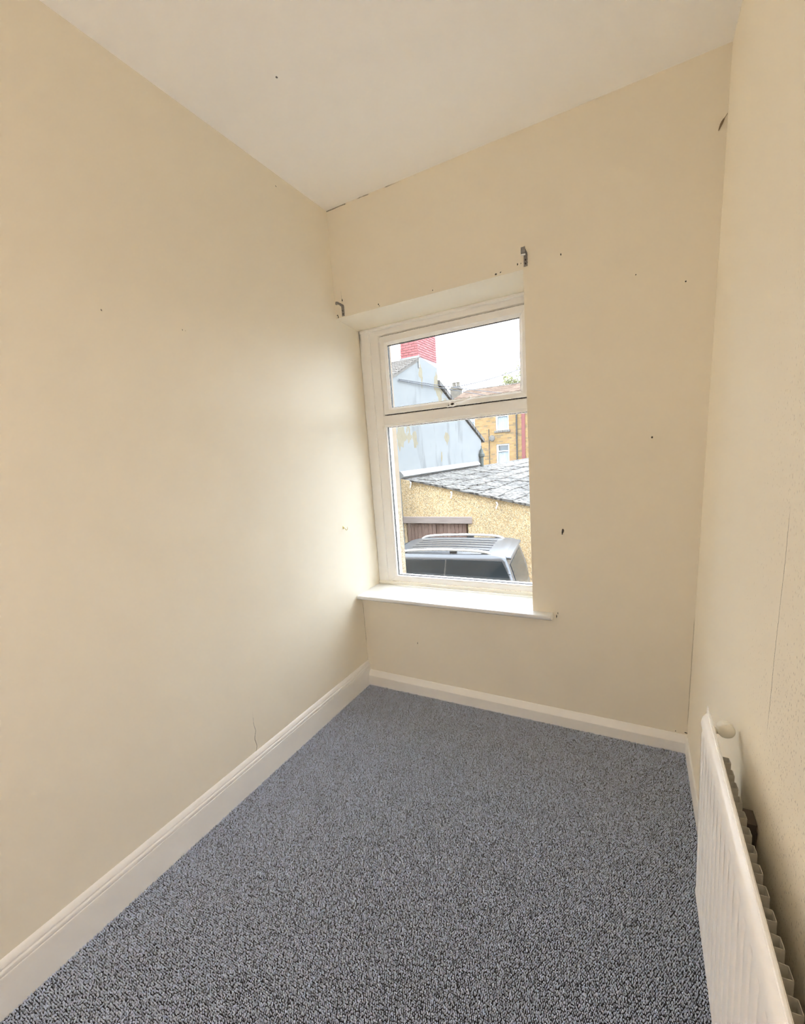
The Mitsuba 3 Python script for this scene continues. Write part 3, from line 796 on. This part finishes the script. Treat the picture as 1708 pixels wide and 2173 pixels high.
rows = []
for i in range(11):
    t0, t1 = i / 11, (i + 1) / 11
    y0, y1 = TY - .34 + 3.3 * t0, TY - .34 + 3.3 * t1
    z0, z1 = 4.42 + 1.02 * t0, 4.42 + 1.02 * t1
    rows.append(sweep([(y0, z0), (y0, z0 + .07), (y1 + .05, z1 + .02), (y1 + .05, z1)], -9.15, 6, 0))
add('slate_courses', cat(rows), 'mat_roof_warm', troof, kind='stuff')
add('ridge', cat([bevel(x0 + .01, x0 + .44, 27.88, 28.12, 5.40, 5.50, .03) for x0 in np.arange(-9.15, 5.5, .45)]), 'mat_slate_1', troof, label='row of stone ridge tiles', kind='stuff')

# neighbour behind it, lower, with a stone chimney
fb = 'neighbour_house'
labels[fb] = {'label': 'distant grey-roofed house whose stone chimney shows above the white gable', 'category': 'house'}
mat('mat_stone_far', principled(proc(lambda p, n, uv: mix((0.09, 0.08, 0.066), (0.17, 0.158, 0.135), fbm(p.x * 4, p.y * 4, p.z * 4, 3))), 0.9))
add('wall', box(-16, -9.2, 25.3, 31, GROUND, 4.3), 'mat_stone_far', fb)
add('roof', sweep([(25.0, 4.2), (28.0, 5.16), (31.3, 4.2)], -16, -9.2, 0), 'mat_slate_0', fb)
fch = add('chimney', cat(box(-10.17, -9.60, 27.6, 28.4, 4.8, 5.62), box(-10.23, -9.54, 27.54, 28.46, 5.62, 5.72), box(-10.14, -9.62, 27.64, 28.36, 5.72, 5.80)), 'mat_stone_far', fb, label='stone chimney stack')
for xx in (-10.03, -9.74):
    add('chimney_pot', lathe([(0, 0), (.13, 0), (.11, .24), (.135, .26), (.135, .31), (.09, .31), (.09, .05), (0, .05)], (xx, 28., 5.80), 2, 12), 'mat_stone_far', fch, smooth=35)

# ---- tree behind the terrace
tree = 'tree'
labels[tree] = {'label': 'leafy tree showing above the terrace roof at the right edge of the window', 'category': 'tree'}
mat('mat_bark', principled((0.17, 0.14, 0.11), 0.9))
mat('mat_leaf', {'type': 'principledthin', 'base_color': proc(lambda p, n, uv: mix((0.10, 0.12, 0.07), (0.30, 0.31, 0.13), cell_rand(dr.floor(p.x * 7), dr.floor(p.y * 7), dr.floor(p.z * 7)))), 'roughness': 0.6, 'diff_trans': 0.7}, two=False)
g = np.random.default_rng(21)
tips, wood = [], [tube([(-7.2, 38, GROUND), (-7.3, 38, 2.5), (-7.1, 38, 5.5), (-7.2, 38, 8.0)], [.28, .22, .16, .06], 8)]
for i in range(34):
    z0 = g.uniform(3.2, 7.2)
    a = g.uniform(0, 6.28)
    ln = g.uniform(1.6, 3.4) * (1.15 - (z0 - 3.2) / 7)
    p0 = np.array([-7.2, 38, z0])
    p2 = p0 + np.array([math.cos(a) * ln, math.sin(a) * ln, g.uniform(.5, 1.5)])
    wood.append(tube([p0, (p0 + p2) / 2 + (0, 0, .1), p2], [.07, .04, .012], 5))
    for t in np.linspace(.35, 1.05, 7):
        tips.append(p0 + (p2 - p0) * t)
lv, lf = [], []
for q in tips:
    for _ in range(26):
        c = q + g.normal(0, .26, 3)
        u = g.normal(0, 1, 3); u /= np.linalg.norm(u)
        w = np.cross(u, g.normal(0, 1, 3)); w /= np.linalg.norm(w)
        s = g.uniform(.06, .11)
        b = len(lv)
        bend = np.cross(u, w) * s * .25
        lv += [c - u * s, c + w * s * .5 + bend, c + u * s, c - w * s * .5 + bend]
        lf += [[b, b + 1, b + 2], [b, b + 2, b + 3]]
add('branches', cat(wood), 'mat_bark', tree, smooth=40)
add('foliage', trimesh.Trimesh(lv, lf, process=False), 'mat_leaf', tree, kind='stuff')

# ---- overhead cables
mat('mat_cable', principled((0.10, 0.11, 0.13), 0.7))
def sag(a, b, s, r, label):
    a, b = np.array(a), np.array(b)
    t = np.linspace(0, 1, 24)[:, None]
    p = a + (b - a) * t
    p[:, 2] -= s * 4 * (t * (1 - t))[:, 0]
    k = add('overhead_cable', tube(p, r, 6), 'mat_cable', smooth=True)
    tag(k, label, 'cable')
def at(u, v, y):
    """The point of the plane at that y that a building line fixes, from its measured direction."""
    right = np.cross(DOWN, FORWARD)
    d = right * ((u - 851.3) / FOCAL) + DOWN * ((v - 1152.96) / FOCAL) + FORWARD
    return EYE + d * ((y - EYE[1]) / d[1])
sag((-2.86, 6.10, 2.83), (-2.55, 24.98, 4.15), .15, .009, 'overhead cable fixed to the white gable, upper of the pair there')
sag((-2.86, 6.10, 2.81), (-2.70, 24.98, 3.85), .15, .009, 'overhead cable fixed to the white gable, lower of the pair there')
sag(at(962, 822, 27), at(1104, 783, 27), .1, .024, 'overhead cable rising from the stone chimney towards the tree')
sag(at(955, 810, 27), at(1104, 778, 27), .2, .014, 'topmost overhead cable rising towards the tree')

# ---- dark car parked in front of the garage
car = 'car'
labels[car] = {'label': 'dark estate car with silver roof rails parked in front of the garage', 'category': 'car'}
CAR = T().translate([-.035, 4.455, GROUND]).rotate([0, 0, 1], 7)
M3 = manifold3d.Manifold
def extr(points, length):
    return M3.extrude(manifold3d.CrossSection([np.array(points, float)]), length)
def smooth_curve(pts, n=10):
    from scipy.interpolate import PchipInterpolator
    pts = np.array(pts, float)
    t = np.r_[0, np.cumsum(np.linalg.norm(np.diff(pts, axis=0), axis=1))]
    q = np.linspace(0, t[-1], n * len(pts))
    return np.c_[PchipInterpolator(t, pts[:, 0])(q), PchipInterpolator(t, pts[:, 1])(q)]
roofline = smooth_curve([(-.02, .55), (-.0, .9), (-.04, 1.08), (-.10, 1.30), (-.20, 1.60), (-.24, 1.68), (-.6, 1.715), (-1.2, 1.73), (-1.7, 1.715), (-2.0, 1.665), (-2.6, 1.32), (-2.95, 1.10), (-3.3, 1.05), (-3.9, .96), (-4.25, .80), (-4.35, .60)], 8)
side = np.vstack([roofline, [(-4.33, .28), (-4.1, .22), (-.25, .22), (-.03, .30)]])[::-1]
half = smooth_curve([(.80, .20), (.885, .32), (.905, .62), (.90, .90), (.875, 1.04), (.80, 1.28), (.735, 1.50), (.700, 1.655), (.64, 1.705), (.40, 1.735), (.0, 1.75)], 8)
sec = np.vstack([half, half[::-1][1:] * np.array([-1, 1])])
plan = smooth_curve([(.0, .0), (.0, .45), (-.06, .74), (-.22, .87), (-.8, .93), (-3.3, .93), (-3.9, .86), (-4.2, .66), (-4.34, .3), (-4.36, 0)], 8)
plan = np.vstack([plan, plan[::-1][1:-1] * np.array([1, -1])])
def ccw(p):
    p = np.asarray(p)
    return p if shapely.LinearRing(p).is_ccw else p[::-1]
A_ = extr(ccw(side), 2.4).rotate((90, 0, 0)).translate((0, 1.2, 0))
B_ = extr(ccw(sec), 5).rotate((90, 0, 90)).translate((-4.6, 0, 0))
C_ = extr(ccw(plan), 2).translate((0, 0, .1))
body = A_ ^ B_ ^ C_
for xw in (-.83, -3.45):
    body = body - M3.cylinder(2.4, .36, .36, 40).rotate((90, 0, 0)).translate((xw, 1.2, .33))
def tm(m):
    q = m.to_mesh()
    return trimesh.Trimesh(q.vert_properties[:, :3], q.tri_verts)
def put(name, mesh, m, parent=car, smooth=30, label=None):
    k = add(name, mesh, m, parent, smooth=smooth, label=label)
    scene[k]['to_world'] = CAR
    return k
mat('mat_car', principled((0.085, 0.092, 0.105), 0.25, metallic=0.35, clearcoat=1.0, clearcoat_gloss=0.95, specular=0.6))
mat('mat_car_glass', principled((0.012, 0.022, 0.032), 0.05, specular=0.45))
mat('mat_rail', principled((0.80, 0.81, 0.82), 0.35, metallic=0.7))
mat('mat_trim', principled((0.02, 0.02, 0.022), 0.4))
mat('mat_tail', principled((0.65, 0.05, 0.04), 0.15))
mat('mat_amber', principled((0.85, 0.42, 0.03), 0.2))
skin = tm(body.refine_to_length(.04))
skin.merge_vertices()
trimesh.smoothing.filter_taubin(skin, lamb=.5, nu=.51, iterations=24)
put('body', skin, 'mat_car', smooth=45)
def shell(off, cutter):
    return tm((body.translate(off) - body) ^ cutter)
def side_cut(pts, s):
    return extr(ccw(pts), 1.0).rotate((90, 0, 0)).translate((0, 0 if s < 0 else 1.0, 0))
for s in (-1, 1):
    off = (0, s * .006, 0)
    for pts, nm in (([(-.16, 1.10), (-.13, 1.34), (-.27, 1.637), (-1.055, 1.648), (-1.10, 1.07)], 'rear_quarter_glass'), ([(-1.12, 1.07), (-1.075, 1.645), (-1.68, 1.64), (-1.73, 1.06)], 'rear_door_glass'),
                    ([(-1.76, 1.06), (-1.71, 1.635), (-1.95, 1.60), (-2.72, 1.13), (-2.74, 1.07)], 'front_door_glass')):
        put(nm, shell(off, side_cut(pts, s)), 'mat_car_glass')
put('rear_window', shell((.007, 0, 0), extr(ccw([(-.60, 1.08), (.60, 1.08), (.56, 1.56), (-.56, 1.56)]), 1.0).rotate((90, 0, 90)).translate((-.6, 0, 0))), 'mat_car_glass')
put('windscreen', shell((-.007, 0, .004), extr(ccw([(-2.85, -.66), (-2.08, -.56), (-2.08, .56), (-2.85, .66)]), 2).translate((0, 0, .5))), 'mat_car_glass')
for s in (-1, 1):
    put('tail_lamp', shell((.008, s * .004, 0), extr(ccw([(.60 * s, .62), (.92 * s, .62), (.92 * s, .95), (.72 * s, .95)]), .42).rotate((90, 0, 90)).translate((-.35, 0, 0))), 'mat_tail')
    put('indicator', shell((.010, s * .006, 0), extr(ccw([(.70 * s, .955), (.92 * s, .955), (.92 * s, 1.04), (.70 * s, 1.04)]), .40).rotate((90, 0, 90)).translate((-.33, 0, 0))), 'mat_amber', label='amber lens')
# roof ribs, spoiler gap and rear spoiler
for i, y in enumerate((-.34, -.17, 0, .17, .34)):
    put('roof_rib', tm((body.translate((0, 0, .008)) - body) ^ M3.cube((1.25, .06, 1)).translate((-1.75, y - .03, 1.3))), 'mat_car')
spo = cat(bevel(-.44, -.155, -.62, .62, 1.668, 1.705, .012))
spo.vertices[spo.vertices[:, 0] > -.2, 2] -= .030
put('rear_spoiler', spo, 'mat_car')
for s in (-1, 1):
    y = s * .585
    path = smooth_curve([(-1.84, 1.69), (-1.76, 1.73), (-1.60, 1.752), (-1.1, 1.765), (-.66, 1.752), (-.50, 1.73), (-.42, 1.69)], 5)
    rail = put('roof_rail', tube([(a, y, b) for a, b in path], .021, 8), 'mat_rail', label='silver roof rail')
    for xs, zz in ((-1.74, 1.69), (-.98, 1.72), (-.53, 1.69)):
        k = add('foot', bevel(xs - .055, xs + .055, y - .017, y + .017, zz - .045, zz + .028, .01), 'mat_trim', rail)
        scene[k]['to_world'] = CAR
for xw in (-.83, -3.45):
    for s in (-1, 1):
        w = lathe([(.0, -.10), (.20, -.10), (.28, -.11), (.33, -.09), (.335, 0), (.33, .09), (.28, .11), (.20, .08), (0, .08)], (0, 0, 0), 2, 32)
        w.apply_transform(trimesh.transformations.rotation_matrix(-s * math.pi / 2, (1, 0, 0)))
        w.apply_translation((xw, s * .79, .335))
        wheel = put('wheel', w, 'mat_trim')
        hb = cat([bevel(-.028, .028, -.012, .012, .03, .215, .006).apply_transform(trimesh.transformations.rotation_matrix(i * 2 * math.pi / 5, (0, 1, 0))) for i in range(5)] + [lathe([(0, -.02), (.06, -.02), (.06, .02), (0, .02)], (0, 0, 0), 1, 16)])
        hb.apply_translation((xw, s * .885, .335))
        k = add('hubcap', hb, 'mat_rail', wheel)
        scene[k]['to_world'] = CAR

for k in labels:
    pass
